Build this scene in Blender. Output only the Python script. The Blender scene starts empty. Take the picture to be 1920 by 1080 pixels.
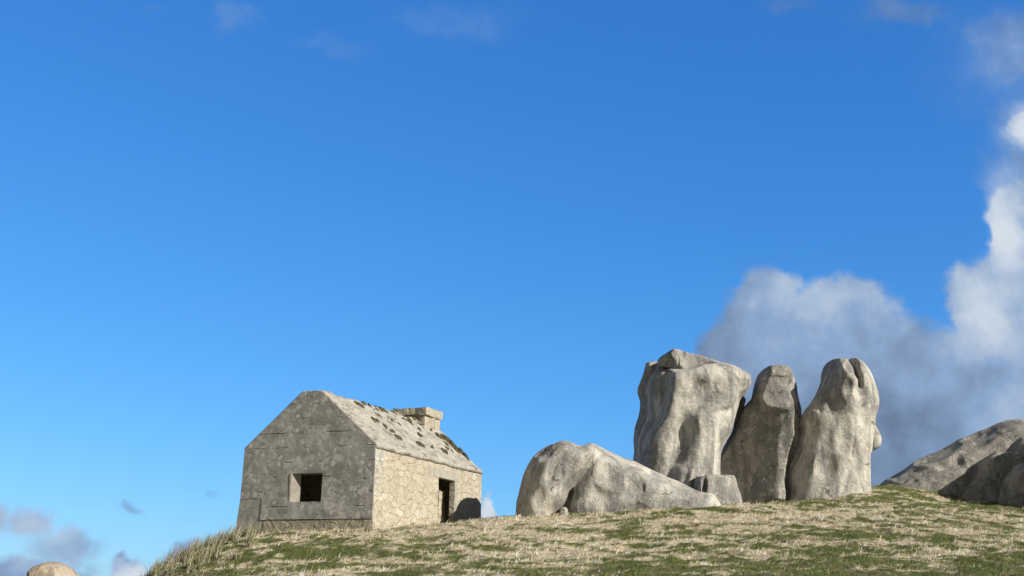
import bpy, math, random
import numpy as np
from mathutils import Matrix, Vector
random.seed(7); RNG = np.random.default_rng(11)
SC = bpy.context.scene; C = SC.collection
# ------------------------------------------------------------------ camera
F, TH, RO, EYE = 2395.2, 0.2495, 0.020, 1.6
EXPO = 0.32
cam_d = bpy.data.cameras.new("camera"); cam = bpy.data.objects.new("camera", cam_d); C.objects.link(cam)
cam_d.sensor_width = 36; cam_d.lens = F/1920*36; cam_d.clip_start = 0.1; cam_d.clip_end = 20000
Rv = Vector((1, 0, 0)); Fv = Vector((0, math.cos(TH), math.sin(TH))); Uv = Vector((0, -math.sin(TH), math.cos(TH)))
r2 = Rv*math.cos(RO)+Uv*math.sin(RO); u2 = -Rv*math.sin(RO)+Uv*math.cos(RO)
M = Matrix((r2, u2, -Fv)).transposed().to_4x4(); M.translation = Vector((0, 0, EYE)); cam.matrix_world = M
SC.camera = cam
def P(px, py, Y):
    a = (np.asarray(px, float)-960)/F; b = (540-np.asarray(py, float))/F
    a, b = a*math.cos(RO)-b*math.sin(RO), a*math.sin(RO)+b*math.cos(RO)
    dy = math.cos(TH)-b*math.sin(TH); dz = math.sin(TH)+b*math.cos(TH)
    return a/dy*Y, Y+0*a, dz/dy*Y+EYE
# ------------------------------------------------------------------ sun, world, exposure
SUN_EL = math.radians(26); SUN_FRONT = math.radians(34)      # from the right, a little in front
sdir = Vector((math.cos(SUN_FRONT)*math.cos(SUN_EL), -math.sin(SUN_FRONT)*math.cos(SUN_EL), math.sin(SUN_EL)))
sun_d = bpy.data.lights.new("sun", 'SUN'); sun_d.energy = 5.0; sun_d.angle = math.radians(0.5); sun_d.color = (1, .94, .84)
sun = bpy.data.objects.new("sun", sun_d); C.objects.link(sun); sun.rotation_euler = sdir.to_track_quat('Z', 'Y').to_euler(); sun.location = sdir*60
SC.view_settings.view_transform = 'Standard'; SC.view_settings.look = 'None'; SC.view_settings.exposure = EXPO; SC.view_settings.gamma = 1
SC.view_settings.use_curve_mapping = False
W = bpy.data.worlds.new("World"); SC.world = W; W.use_nodes = True

class NT:
    def __init__(s, nt): s.t = nt; s.n = nt.nodes; s.l = nt.links
    def new(s, typ, **kw):
        n = s.n.new(typ)
        for k, v in kw.items(): setattr(n, k, v)
        return n
    def put(s, sock, v):
        if isinstance(v, bpy.types.NodeSocket): s.l.new(v, sock)
        else: sock.default_value = v
    def m(s, op, a, b=0.0, c=0.0, clamp=False):
        n = s.new('ShaderNodeMath', operation=op, use_clamp=clamp); s.put(n.inputs[0], a); s.put(n.inputs[1], b); s.put(n.inputs[2], c); return n.outputs[0]
    def ramp(s, v, lo, hi, a=0.0, b=1.0, smooth=True):
        n = s.new('ShaderNodeMapRange', interpolation_type='SMOOTHSTEP' if smooth else 'LINEAR')
        for i, x in enumerate((v, lo, hi, a, b)): s.put(n.inputs[i], x)
        return n.outputs[0]
    def mix(s, f, a, b, mode='MIX'):
        n = s.new('ShaderNodeMix', data_type='RGBA', blend_type=mode); s.put(n.inputs[0], f)
        for q, v in ((6, a), (7, b)):
            if not isinstance(v, bpy.types.NodeSocket): v = (*v, 1) if len(v) == 3 else v
            s.put(n.inputs[q], v)
        return n.outputs[2]
    def noise(s, vec, sc, det=4, rough=.55, dist=0.0, out=0):
        n = s.new('ShaderNodeTexNoise'); s.put(n.inputs['Vector'], vec); n.inputs['Scale'].default_value = sc
        n.inputs['Detail'].default_value = det; n.inputs['Roughness'].default_value = rough; n.inputs['Distortion'].default_value = dist
        return n.outputs[out]
    def vor(s, vec, sc, feat='F1', out='Distance', rnd=1.0):
        n = s.new('ShaderNodeTexVoronoi', feature=feat); s.put(n.inputs['Vector'], vec); n.inputs['Scale'].default_value = sc
        n.inputs['Randomness'].default_value = rnd; return n.outputs[out]
    def vm(s, op, a, b=(0, 0, 0)):
        n = s.new('ShaderNodeVectorMath', operation=op); s.put(n.inputs[0], a); s.put(n.inputs[1], b); return n.outputs[0]
    def scale(s, a, f):
        n = s.new('ShaderNodeVectorMath', operation='SCALE'); s.put(n.inputs[0], a); s.put(n.inputs[3], f); return n.outputs[0]
    def mapping(s, vec, sc=(1, 1, 1), rot=(0, 0, 0), loc=(0, 0, 0)):
        n = s.new('ShaderNodeMapping'); s.put(n.inputs[0], vec); n.inputs[1].default_value = loc; n.inputs[2].default_value = rot; n.inputs[3].default_value = sc; return n.outputs[0]
    def sep(s, v): n = s.new('ShaderNodeSeparateXYZ'); s.put(n.inputs[0], v); return n.outputs
    def comb(s, x, y, z=0.0):
        n = s.new('ShaderNodeCombineXYZ')
        for i, v in enumerate((x, y, z)): s.put(n.inputs[i], v)
        return n.outputs[0]

# clouds live in the sky by direction: u = x/y, v = z/y of the ray direction (a fixed patch of the northern sky)
def UV(px, py):
    x, y, z = P(px, py, 1.0); return float(x), float(z-EYE)
# (px, py, rx, ry, thickness)
CLOUDS = [(1860, 130, 260, 240, .17), (1905, 320, 120, 120, .3), (1390, 730, 80, 120, 1.0), (1560, 730, 170, 120, 1.2), (1650, 830, 260, 110, 1.3), (1450, 570, 90, 75, .9), (1590, 575, 90, 75, .9), (1455, 610, 120, 95, 1.0), (1560, 620, 125, 105, 1.0), (1650, 650, 110, 100, .95), (1400, 660, 95, 90, .95), (1480, 770, 210, 130, 1.1), (1700, 780, 240, 150, 1.3),
          (1900, 450, 75, 130, 1.15), (1890, 600, 120, 150, 1.3), (1850, 560, 90, 90, 1.0), (1990, 500, 150, 250, 1.5), (1800, 720, 190, 140, 1.4), (1940, 820, 250, 170, 1.4), (1600, 860, 260, 80, 1.0),
          (1925, 235, 48, 42, .75), (1900, 90, 170, 150, .30), (1920, 250, 110, 170, .32), (1700, 20, 190, 55, .25),
          (55, 985, 70, 50, .40), (-20, 985, 80, 55, .45), (120, 1030, 100, 42, .42), (60, 1072, 140, 38, .55), (250, 1082, 60, 30, 1.0), (350, 1045, 60, 50, .6), (245, 970, 38, 16, .32), (912, 965, 26, 34, 1.1),
          (440, 25, 80, 55, .2), (290, 15, 60, 25, .16), (850, 35, 260, 75, .17), (620, 90, 160, 45, .16), (1480, 0, 120, 35, .2), (405, 912, 30, 15, .2)]
g = bpy.data.node_groups.new("cloud_density", 'ShaderNodeTree')
g.interface.new_socket(name="Vec", in_out='INPUT', socket_type='NodeSocketVector')
g.interface.new_socket(name="Thick", in_out='OUTPUT', socket_type='NodeSocketFloat')
G = NT(g); gi = G.new('NodeGroupInput'); go = G.new('NodeGroupOutput')
v0 = gi.outputs[0]
w1 = G.vm('SUBTRACT', G.noise(v0, 22, 4, .5, 0, 1), (.5, .5, .5)); w2 = G.vm('SUBTRACT', G.noise(v0, 75, 3, .55, 0, 1), (.5, .5, .5))
vv = G.vm('ADD', G.vm('ADD', v0, G.scale(w1, .042)), G.scale(w2, .012))
acc = None
for px, py, rx, ry, th in CLOUDS:
    cu, cv = UV(px, py)
    n = G.new('ShaderNodeMapping'); n.vector_type = 'POINT'; G.put(n.inputs[0], vv)
    sx, sy = F/rx*.97, F/ry*.93; n.inputs[3].default_value = (sx, sy, 0); n.inputs[1].default_value = (-cu*sx, -cv*sy, 0)
    ln = G.new('ShaderNodeVectorMath', operation='LENGTH'); G.l.new(n.outputs[0], ln.inputs[0])
    t = G.m('MULTIPLY', G.ramp(ln.outputs['Value'], 1.15, .15), th)
    if acc is None: acc = t
    else: acc = G.m('SMOOTH_MAX', acc, t, .12)
fb = G.noise(v0, 34, 8, .6)
fb = G.m('MULTIPLY_ADD', fb, .8, .6)
acc = G.m('MULTIPLY', acc, fb)
g.links.new(acc, go.inputs[0])
w = NT(W.node_tree); w.n.clear()
out = w.new('ShaderNodeOutputWorld'); bg = w.new('ShaderNodeBackground'); w.l.new(bg.outputs[0], out.inputs[0])
SKY_STR = 0.115; bg.inputs[1].default_value = SKY_STR
sky = w.new('ShaderNodeTexSky', sky_type='NISHITA'); sky.sun_disc = False; sky.sun_elevation = SUN_EL; sky.sun_rotation = math.radians(90)+SUN_FRONT
sky.air_density = 1.0; sky.dust_density = .25; sky.ozone_density = 1.6; sky.altitude = 0
tc = w.new('ShaderNodeTexCoord'); d = w.sep(tc.outputs['Generated'])
yy = w.m('MAXIMUM', d[1], .02); uu = w.m('DIVIDE', d[0], yy); vq = w.m('DIVIDE', d[2], yy); vec = w.comb(uu, vq)
def grp(v): n = w.new('ShaderNodeGroup'); n.node_tree = g; w.put(n.inputs[0], v); return n.outputs[0]
d0 = grp(vec); nA = w.noise(vec, 30, 5, .6); nB = w.noise(w.vm('ADD', vec, (.010, .015, 0)), 30, 5, .6)
front = w.ramp(d[1], .05, .3)
cover = w.m('MULTIPLY', w.ramp(d0, .08, .48), front)
LIGHTS = [(1890, 150, 190, 260, .34), (850, 30, 600, 110, .45), (1500, 650, 190, 110, .40), (1760, 690, 140, 100, .38), (1910, 800, 140, 150, .50), (50, 1000, 180, 90, .6), (1540, 560, 190, 75, .62), (1650, 600, 70, 90, .5), (1445, 665, 70, 45, .30), (1885, 430, 75, 140, 1.0), (1850, 590, 100, 120, .85), (1930, 650, 110, 130, .6), (1925, 235, 60, 60, 1.0), (250, 1080, 70, 35, 1.0), (130, 1055, 120, 30, .5), (912, 965, 40, 45, 1.0), (350, 1050, 60, 50, .35), (1900, 760, 120, 120, .32), (1990, 560, 120, 300, .7)]
wq = w.vm('ADD', vec, w.scale(w.vm('SUBTRACT', w.noise(vec, 26, 4, .55, 0, 1), (.5, .5, .5)), .045))
lit = None
for px, py, rx, ry, th in LIGHTS:
    cu, cv = UV(px, py); n = w.new('ShaderNodeMapping'); w.put(n.inputs[0], wq); sx, sy = F/rx*.97, F/ry*.93; n.inputs[3].default_value = (sx, sy, 0); n.inputs[1].default_value = (-cu*sx, -cv*sy, 0)
    ln = w.new('ShaderNodeVectorMath', operation='LENGTH'); w.l.new(n.outputs[0], ln.inputs[0]); t = w.ramp(ln.outputs['Value'], 1.5, .1, 0.0, th)
    lit = t if lit is None else w.m('SMOOTH_MAX', lit, t, .15)
lit = w.m('ADD', lit, w.m('MULTIPLY', w.m('SUBTRACT', nA, nB), .45))
lit = w.m('ADD', lit, w.m('MULTIPLY_ADD', w.noise(vec, 17, 5, .55), .24, -.10), clamp=True)
q = 1/(SKY_STR*2**EXPO)
LC = lambda r, g_, b_: tuple((((v/255+.055)/1.055)**2.4)*q for v in (r, g_, b_))
cr = w.new('ShaderNodeValToRGB'); w.put(cr.inputs[0], lit); e = cr.color_ramp.elements
e[0].position = 0; e[0].color = (*LC(104, 124, 152), 1); e[1].position = 1; e[1].color = (*LC(210, 221, 232), 1); e2 = e.new(.42); e2.color = (*LC(142, 169, 206), 1)
# clear sky: per-channel response of the phone picture
A_ = w.scale(sky.outputs[0], SKY_STR); sp = w.sep(A_)
rr = w.m('MULTIPLY', w.m('POWER', sp[0], 1.1754), .417*q); gg = w.m('MULTIPLY', w.m('POWER', sp[1], .8514), .744*q); bb = w.m('MULTIPLY', w.m('POWER', sp[2], .6487), 1.196*q)
blue = w.comb(rr, gg, bb)
back = w.mix(w.ramp(w.noise(tc.outputs['Generated'], 2.2, 6, .6), .25, .50), blue, LC(102, 103, 106))      # broken grey cloud added out of view, behind and overhead, to cut blue fill
skyc = w.mix(w.m('MAXIMUM', w.ramp(d[1], .45, .0), w.ramp(d[2], .5, .75)), blue, back)
col = w.mix(cover, skyc, cr.outputs[0])
w.l.new(col, bg.inputs[0])

# ------------------------------------------------------------------ helpers
def tag(o, label=None, cat=None, group=None, kind=None):
    if label: o['label'] = label
    if cat: o['category'] = cat
    if group: o['group'] = group
    if kind: o['kind'] = kind
    return o
def link(name, me, mats, parent=None, smooth=True):
    o = bpy.data.objects.new(name, me); C.objects.link(o)
    for m_ in (mats if isinstance(mats, (list, tuple)) else [mats]): me.materials.append(m_)
    if smooth: me.polygons.foreach_set('use_smooth', [True]*len(me.polygons))
    if parent: o.parent = parent; o.matrix_parent_inverse = Matrix.Identity(4)
    return o
def mesh_np(name, V, Fq):
    me = bpy.data.meshes.new(name); V = np.ascontiguousarray(V, np.float32); Fq = np.ascontiguousarray(Fq, np.int32); k = Fq.shape[1]
    me.vertices.add(len(V)); me.vertices.foreach_set('co', V.ravel())
    me.loops.add(Fq.size); me.loops.foreach_set('vertex_index', Fq.ravel())
    me.polygons.add(len(Fq)); me.polygons.foreach_set('loop_start', np.arange(0, Fq.size, k, dtype=np.int32))
    me.update(calc_edges=True); me.validate(); return me
def smooth01(x, a, b): t = np.clip((x-a)/(b-a), 0, 1); return t*t*(3-2*t)
# lattice value noise, 2-D/3-D
_L = np.random.default_rng(3).random((32, 32, 32)).astype(np.float32)*2-1
def vnoise(x, y, z):
    xi = np.floor(x).astype(int); yi = np.floor(y).astype(int); zi = np.floor(z).astype(int)
    fx, fy, fz = x-xi, y-yi, z-zi; fx = fx*fx*(3-2*fx); fy = fy*fy*(3-2*fy); fz = fz*fz*(3-2*fz)
    r = 0
    for a in (0, 1):
        for b in (0, 1):
            for c in (0, 1):
                r = r+_L[(xi+a) & 31, (yi+b) & 31, (zi+c) & 31]*(fx if a else 1-fx)*(fy if b else 1-fy)*(fz if c else 1-fz)
    return r
def fbm(x, y, z, f=1.0, o=4, g_=.5):
    r = 0; a = 1
    for i in range(o): r = r+a*vnoise(x*f+17.3*i, y*f+5.1*i, z*f+9.7*i); a *= g_; f *= 2.03
    return r

# ------------------------------------------------------------------ ground
HY = 40.0
ctl = [(697, 993, 40.0), (560, 1002, 40.5), (449, 1014, 41.9), (770, 992, 42.5), (840, 990, 45.2), (904, 989, 47.3), (938, 976, 46.5), (970, 970, 43.6), (1060, 967, 43.4), (1200, 958, 43.9), (1300, 952, 44.8), (1390, 950, 46.6),
       (1470, 947, 47.3), (1540, 932, 48.3), (1610, 917, 49.8), (1650, 914, 51), (1700, 915, 51), (1790, 945, 48), (1920, 950, 48), (2100, 950, 48),
       (400, 1024, 40), (350, 1047, 38.5), (300, 1076, 37.5), (230, 1130, 38), (100, 1200, 40), (-200, 1300, 42), (450, 1080, 33), (700, 1080, 30), (960, 1080, 28.5), (1300, 1080, 28), (1600, 1080, 27), (1920, 1080, 26.5), (2200, 1080, 26),
       (1000, 1020, 36.5), (1400, 1005, 37), (1850, 1000, 37.5), (600, 1040, 35.5), (800, 1030, 36)]
cx, cy, cz = P([c[0] for c in ctl], [c[1] for c in ctl], np.array([c[2] for c in ctl], float))
extra = [(0, 0, 0), (-8, 4, -.1), (8, 4, 0), (0, 12, .35), (-10, 14, 0), (12, 14, .5), (-18, 26, -.6), (20, 22, 1.2), (-6, 52, 2.2), (0, 53, 3.6), (9, 54, 4.1), (18, 55, 5.6), (28, 56, 5), (-15, 50, .5), (-25, 40, -2), (28, 40, 3.5), (-22, 60, -2.5), (0, 66, 2), (20, 68, 4)]
CX = np.array([*cx, *[e[0] for e in extra]]); CY = np.array([*cy, *[e[1] for e in extra]]); CZ = np.array([*cz, *[e[2] for e in extra]])
def _U(r2): return np.where(r2 > 0, r2*np.log(np.maximum(r2, 1e-9)), 0)
nC = len(CX); K = _U((CX[:, None]-CX)**2+(CY[:, None]-CY)**2)+np.eye(nC)*2.0; Pm = np.c_[np.ones(nC), CX, CY]
sol = np.linalg.solve(np.block([[K, Pm], [Pm.T, np.zeros((3, 3))]]), np.r_[CZ, 0, 0, 0])
def zbase(x, y):
    x = np.asarray(x, float); y = np.asarray(y, float); z = sol[nC]+sol[nC+1]*x+sol[nC+2]*y
    for i in range(nC): z = z+sol[i]*_U((x-CX[i])**2+(y-CY[i])**2)
    d_ = np.hypot(x-3, y-34); w_ = smooth01(d_, 30, 75)
    return np.where(w_ < 1, z*(1-w_), 0)+w_*(-9+3*np.sin(x*.004+1)*np.cos(y*.003))
def zhum(x, y):
    near = np.clip(1-np.hypot(x-3, y-36)/60, 0, 1)
    return near*(.07*fbm(x*.7, y*.6, 0, 1.2, 3)+.10*np.abs(vnoise(x*1.6+y*.6, y*2.0-x*.3, 3))+.04*vnoise(x*4.5, y*5.2, 7))
def straw(x, y):      # 0 green turf .. 1 dry straw
    n = fbm(x*.16+3, y*.10+4, 1.5, 1.2, 2, .6)*.20+fbm(x*.8+y*.35, y*.9-x*.2, 8.2, 1, 2, .7)*.50+fbm(x*2.0+y, y*2.4, 8.2, 1, 3, .85)*.58
    k = .02+.06*np.cos((x-1)*.25)
    k = k+.25*np.exp(-((x+3.2)/3.)**2-((y-42)/4.5)**2)-.30*smooth01(x, 6, 16)*smooth01(y, 38, 47)-.35*smooth01(y, 33, 28)*smooth01(x, -6, 2)*(1-smooth01(x, 9, 16))
    return smooth01(n+k, -.10, .22)
def sandy(x, y): return np.exp(-((x+2.4)/2.9)**2-((y-42.6)/3.2)**2)
def grid_axis(a, b, st, lo, hi):
    fine = np.arange(a, b, st); l = [a]; s_ = st
    while l[-1] > lo: s_ *= 1.35; l.append(l[-1]-s_)
    h = [fine[-1]]; s_ = st
    while h[-1] < hi: s_ *= 1.35; h.append(h[-1]+s_)
    return np.array(l[:0:-1]+list(fine)+h[1:])
gx = grid_axis(-17, 27, .11, -4000, 4000); gy = grid_axis(22, 56, .11, -2000, 6000)
X, Y = np.meshgrid(gx, gy); Z = zbase(X, Y)+zhum(X, Y)
nx = len(gx); ny = len(gy)
i, j = np.meshgrid(np.arange(nx-1), np.arange(ny-1)); i = i.ravel(); j = j.ravel()
gq = np.c_[j*nx+i, j*nx+i+1, (j+1)*nx+i+1, (j+1)*nx+i]

def mat(name):
    m_ = bpy.data.materials.new(name); m_.use_nodes = True; t = NT(m_.node_tree); t.n.clear()
    o = t.new('ShaderNodeOutputMaterial'); b = t.new('ShaderNodeBsdfPrincipled'); t.l.new(b.outputs[0], o.inputs[0]); b.inputs['Roughness'].default_value = .9
    b.inputs['Specular IOR Level'].default_value = .25
    return m_, t, b
def bump(t, b, h, dist=.02, strength=1.0, prev=None):
    n = t.new('ShaderNodeBump'); n.inputs['Distance'].default_value = dist; n.inputs['Strength'].default_value = strength; t.put(n.inputs['Height'], h)
    if prev: t.l.new(prev, n.inputs['Normal'])
    if b: t.l.new(n.outputs[0], b.inputs['Normal'])
    return n.outputs[0]
GREEN = np.array([.118, .142, .040]); STRAW = np.array([.62, .54, .39]); SAND = np.array([.62, .55, .42]); BROWN = np.array([.33, .26, .19])
def turf_col(x, y):
    s_ = straw(x, y)[..., None]; c = GREEN*(1-s_)+STRAW*s_
    br = smooth01(fbm(x*1.3, y*1.0, 33, 1.5, 2), .0, .7)[..., None]*.32; c = c*(1-br)+BROWN*br
    sa = np.clip(sandy(x, y)*1.1, 0, .8)[..., None]*smooth01(fbm(x*1.1, y*1.2, 21, 1.4, 3), -.5, .3)[..., None]
    return c*(1-sa)+SAND*sa
def set_col(me, c):
    a = me.color_attributes.new('Col', 'FLOAT_COLOR', 'POINT'); a.data.foreach_set('color', np.c_[c.reshape(-1, 3), np.ones(c.size//3)].astype(np.float32).ravel())
m_ground, t, b = mat("turf_ground"); at = t.new('ShaderNodeVertexColor'); at.layer_name = 'Col'
geo = t.new('ShaderNodeNewGeometry'); pos = geo.outputs['Position']
ps = t.mapping(pos, (1, .6, 1), (0, 0, .5))
c = t.mix(t.ramp(t.noise(ps, 9, 5, .7), .35, .7), (.6, .6, .57), (1.2, 1.18, 1.15)); t.l.new(t.mix(1.0, at.outputs[0], c, 'MULTIPLY'), b.inputs['Base Color'])
bump(t, b, t.noise(ps, 7, 6, .7), .12); b.inputs['Roughness'].default_value = 1
me = mesh_np("ground", np.c_[X.ravel(), Y.ravel(), Z.ravel()], gq); set_col(me, turf_col(X, Y).reshape(-1, 3))
tag(link("ground", me, m_ground), kind='structure')

# ------------------------------------------------------------------ grass
m_grass, t, b = mat("grass_blades"); at = t.new('ShaderNodeVertexColor'); at.layer_name = 'Col'; t.l.new(at.outputs[0], b.inputs['Base Color']); b.inputs['Roughness'].default_value = .85
def blades(name, x, y, L, wd, az, lean, curl, col, z0=None):
    """each blade: a tapering ribbon of two segments, root on the turf, bending over with the wind"""
    n = len(x); z = (zbase(x, y)+zhum(x, y)) if z0 is None else z0
    dx, dy = np.cos(az), np.sin(az); sa = RNG.random(n)*math.pi; sx, sy = np.cos(sa)*wd/2, np.sin(sa)*wd/2
    p0 = np.c_[x, y, z-.01]; a1 = lean; a2 = np.minimum(lean+curl, 1.75)
    p1 = p0+np.c_[dx*np.sin(a1), dy*np.sin(a1), np.cos(a1)]*(L*.5)[:, None]; p2 = p1+np.c_[dx*np.sin(a2), dy*np.sin(a2), np.cos(a2)]*(L*.5)[:, None]
    sd = np.c_[sx, sy, np.zeros(n)]
    V = np.stack([p0-sd, p0+sd, p1+sd*.75, p1-sd*.75, p2+sd*.15, p2-sd*.15], 1).reshape(-1, 3)
    k = np.arange(n)[:, None]*6; Q = np.concatenate([k+[0, 1, 2, 3], k+[3, 2, 4, 5]]).reshape(-1, 4)
    me = mesh_np(name, V, Q); set_col(me, np.repeat(col, 6, 0)); return link(name, me, m_grass, smooth=False)
def scatter(n, ymin, ymax, m=1.0):
    y = np.sqrt(RNG.random(n)*(ymax**2-ymin**2)+ymin**2); u = RNG.random(n)*.86-.43; return u*y, y
# low turf: clumps lying with the wind
nc = 42000; x, y = scatter(nc, 25, 52); keep = zbase(x, y) > -.3; x, y = x[keep], y[keep]; nc = len(x)
st_ = straw(x, y); prob = 1-.75*np.clip(sandy(x, y), 0, 1); k = RNG.random(nc) < prob; x, y, st_ = x[k], y[k], st_[k]; nc = len(x)
K_ = 7; bx_ = np.repeat(x, K_)+RNG.normal(0, .05, nc*K_); by_ = np.repeat(y, K_)+RNG.normal(0, .05, nc*K_); sb = np.repeat(st_, K_)
csz = np.repeat(np.exp(RNG.normal(0, .36, nc)), K_); L = (.045+.05*sb)*csz*(.6+.8*RNG.random(nc*K_))
az = .6+.7*np.repeat(RNG.normal(0, .8, nc), K_)+RNG.normal(0, .5, nc*K_); lean = np.clip(.6+.35*sb+RNG.normal(0, .3, nc*K_), .05, 1.35)
base = turf_col(bx_, by_); br = np.repeat(np.exp(RNG.normal(0, .28, nc)), K_)*np.exp(RNG.normal(.05, .18, nc*K_)); colb = np.clip(base*br[:, None], .01, .72)
tag(blades("turf_grass", bx_, by_, L, .012+.008*RNG.random(nc*K_), az, lean, .5*RNG.random(nc*K_), colb), "wind-flattened turf of green grass and dry straw covering the hillside", "grass", kind='stuff')
# marram on the left brow and round the hut's corner: separate tufts
def marram(pts, n, Lm, name, label):
    xs, ys, ls = [], [], []
    for (px, py, Yd, r, wgt) in pts:
        q = int(n*wgt); X0, Y0, _ = P(px, py, Yd); nt_ = max(q//26, 1)
        for _k in range(nt_):
            ax, ay = X0+RNG.normal(0, r), Y0+RNG.normal(0, r*.8); s_ = RNG.uniform(.4, 1.2)
            xs.append(ax+RNG.normal(0, .05, 26)); ys.append(ay+RNG.normal(0, .05, 26)); ls.append(Lm*s_*RNG.uniform(.6, 1.2, 26))
    x, y, L = map(np.concatenate, (xs, ys, ls)); n = len(x)
    mixc = RNG.random(n)[:, None]; col = np.array([.12, .13, .06])*(1-mixc)+np.array([.46, .41, .28])*mixc
    tag(blades(name, x, y, L, .012+.01*RNG.random(n), RNG.normal(.2, .9, n), np.clip(np.abs(RNG.normal(.22, .2, n)), 0, .9), .55*RNG.random(n), col), label, "grass", kind='stuff')
marram([(446, 1006, 41.0, .3, .5), (480, 1006, 40.8, .4, .25), (430, 1015, 40.6, .4, .8), (405, 1027, 40.0, .4, .8), (375, 1040, 39.3, .4, .9), (350, 1052, 38.6, .4, .9), (325, 1066, 38.2, .4, .9), (300, 1080, 37.8, .4, .8), (275, 1096, 37.6, .4, .7),
        (360, 1075, 36.5, .6, .9), (420, 1050, 38, .7, .5), (330, 1095, 35.5, .6, .5)], 360, .52, "marram_grass", "tall straw and green marram tufts standing on the left brow against sky")
marram([(500, 1003, 40.9, .4, .3), (540, 998, 40.6, .5, .2), (590, 996, 40.2, .5, .15), (640, 993, 39.8, .4, .25), (700, 990, 39.7, .3, .15), (760, 988, 41.6, .4, .15), (1000, 972, 44.2, .5, .1), (1120, 966, 44.2, .5, .1), (1250, 958, 44.6, .5, .1), (1520, 940, 47.6, .5, .1)], 550, .19, "verge_grass", "short dry grass growing along the foot of the stone hut")

# ------------------------------------------------------------------ granite
def granite(name, warm=(.59, .565, .505), grey=(.31, .30, .28), dark=(.14, .138, .13), dk=.5, seed=0.0, vert=1.0):
    m_, t, b = mat(name); tc = t.new('ShaderNodeTexCoord'); p = t.vm('ADD', tc.outputs['Object'], (seed, seed*.7, seed*1.3))
    pv = t.mapping(p, (1, 1, .45*vert))
    c = t.mix(t.ramp(t.noise(pv, 1.1, 7, .66, .8), .40, .60), warm, grey)
    c = t.mix(t.m('MULTIPLY', t.ramp(t.noise(pv, 1.7, 8, .68, .9), .50-.05*dk, .66), dk), c, dark)      # dark lichen and algae stains
    pale = t.m('MULTIPLY', t.ramp(t.noise(p, 4.2, 7, .72, .5), .54, .64), .62); c = t.mix(pale, c, (.62, .60, .52))
    c = t.mix(t.m('MULTIPLY', t.ramp(t.vor(p, 6.5), .28, .12), t.ramp(t.noise(p, 1.3, 3), .5, .65)), c, (.50, .49, .42))   # round pale lichens
    sp = t.noise(p, 22, 5, .75); c = t.mix(1.0, c, t.mix(t.ramp(sp, .3, .72), (.74, .74, .74), (1.22, 1.21, 1.2)), 'MULTIPLY')
    pits = t.m('MULTIPLY', t.ramp(t.vor(t.vm('ADD', p, t.scale(t.noise(p, 9, 3, .6, 0, 1), .2)), 9), .20, .06), t.ramp(t.noise(p, 1.3, 4), .52, .62)); c = t.mix(t.m('MULTIPLY', pits, .75), c, (.06, .055, .05))
    oc = t.m('MULTIPLY', t.ramp(t.noise(p, .8, 4, .6, 1.2), .58, .75), .35); c = t.mix(oc, c, (.36, .25, .14))
    pw = t.vm('ADD', t.mapping(p, (.75, .75, .38), (.1, .25, 0)), t.scale(t.vm('SUBTRACT', t.noise(p, 1.8, 5, .6, 0, 1), (.5, .5, .5)), .5))
    crk = t.m('MULTIPLY', t.ramp(t.vor(pw, .85, 'DISTANCE_TO_EDGE'), .010, .002), t.ramp(t.noise(p, .9, 3), .53, .60)); c = t.mix(t.m('MULTIPLY', crk, .75), c, (.07, .065, .06))
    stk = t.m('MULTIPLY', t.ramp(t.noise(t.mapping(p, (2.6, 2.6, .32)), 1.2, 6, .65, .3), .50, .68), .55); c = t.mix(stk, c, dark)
    t.l.new(c, b.inputs['Base Color'])
    h0 = bump(t, None, crk, -.05)
    h1 = bump(t, None, t.noise(p, 2.3, 8, .70, .5), .12, prev=h0); h2 = bump(t, None, t.noise(p, 15, 5, .75), .02, prev=h1); bump(t, b, pits, -.05, prev=h2)
    return m_
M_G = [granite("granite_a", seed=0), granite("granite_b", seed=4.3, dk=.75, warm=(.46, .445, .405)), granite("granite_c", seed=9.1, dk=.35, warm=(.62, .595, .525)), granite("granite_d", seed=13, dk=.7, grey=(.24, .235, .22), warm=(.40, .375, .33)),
       granite("granite_warm", seed=21, dk=.2, warm=(.50, .41, .30), grey=(.42, .35, .27))]

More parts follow.
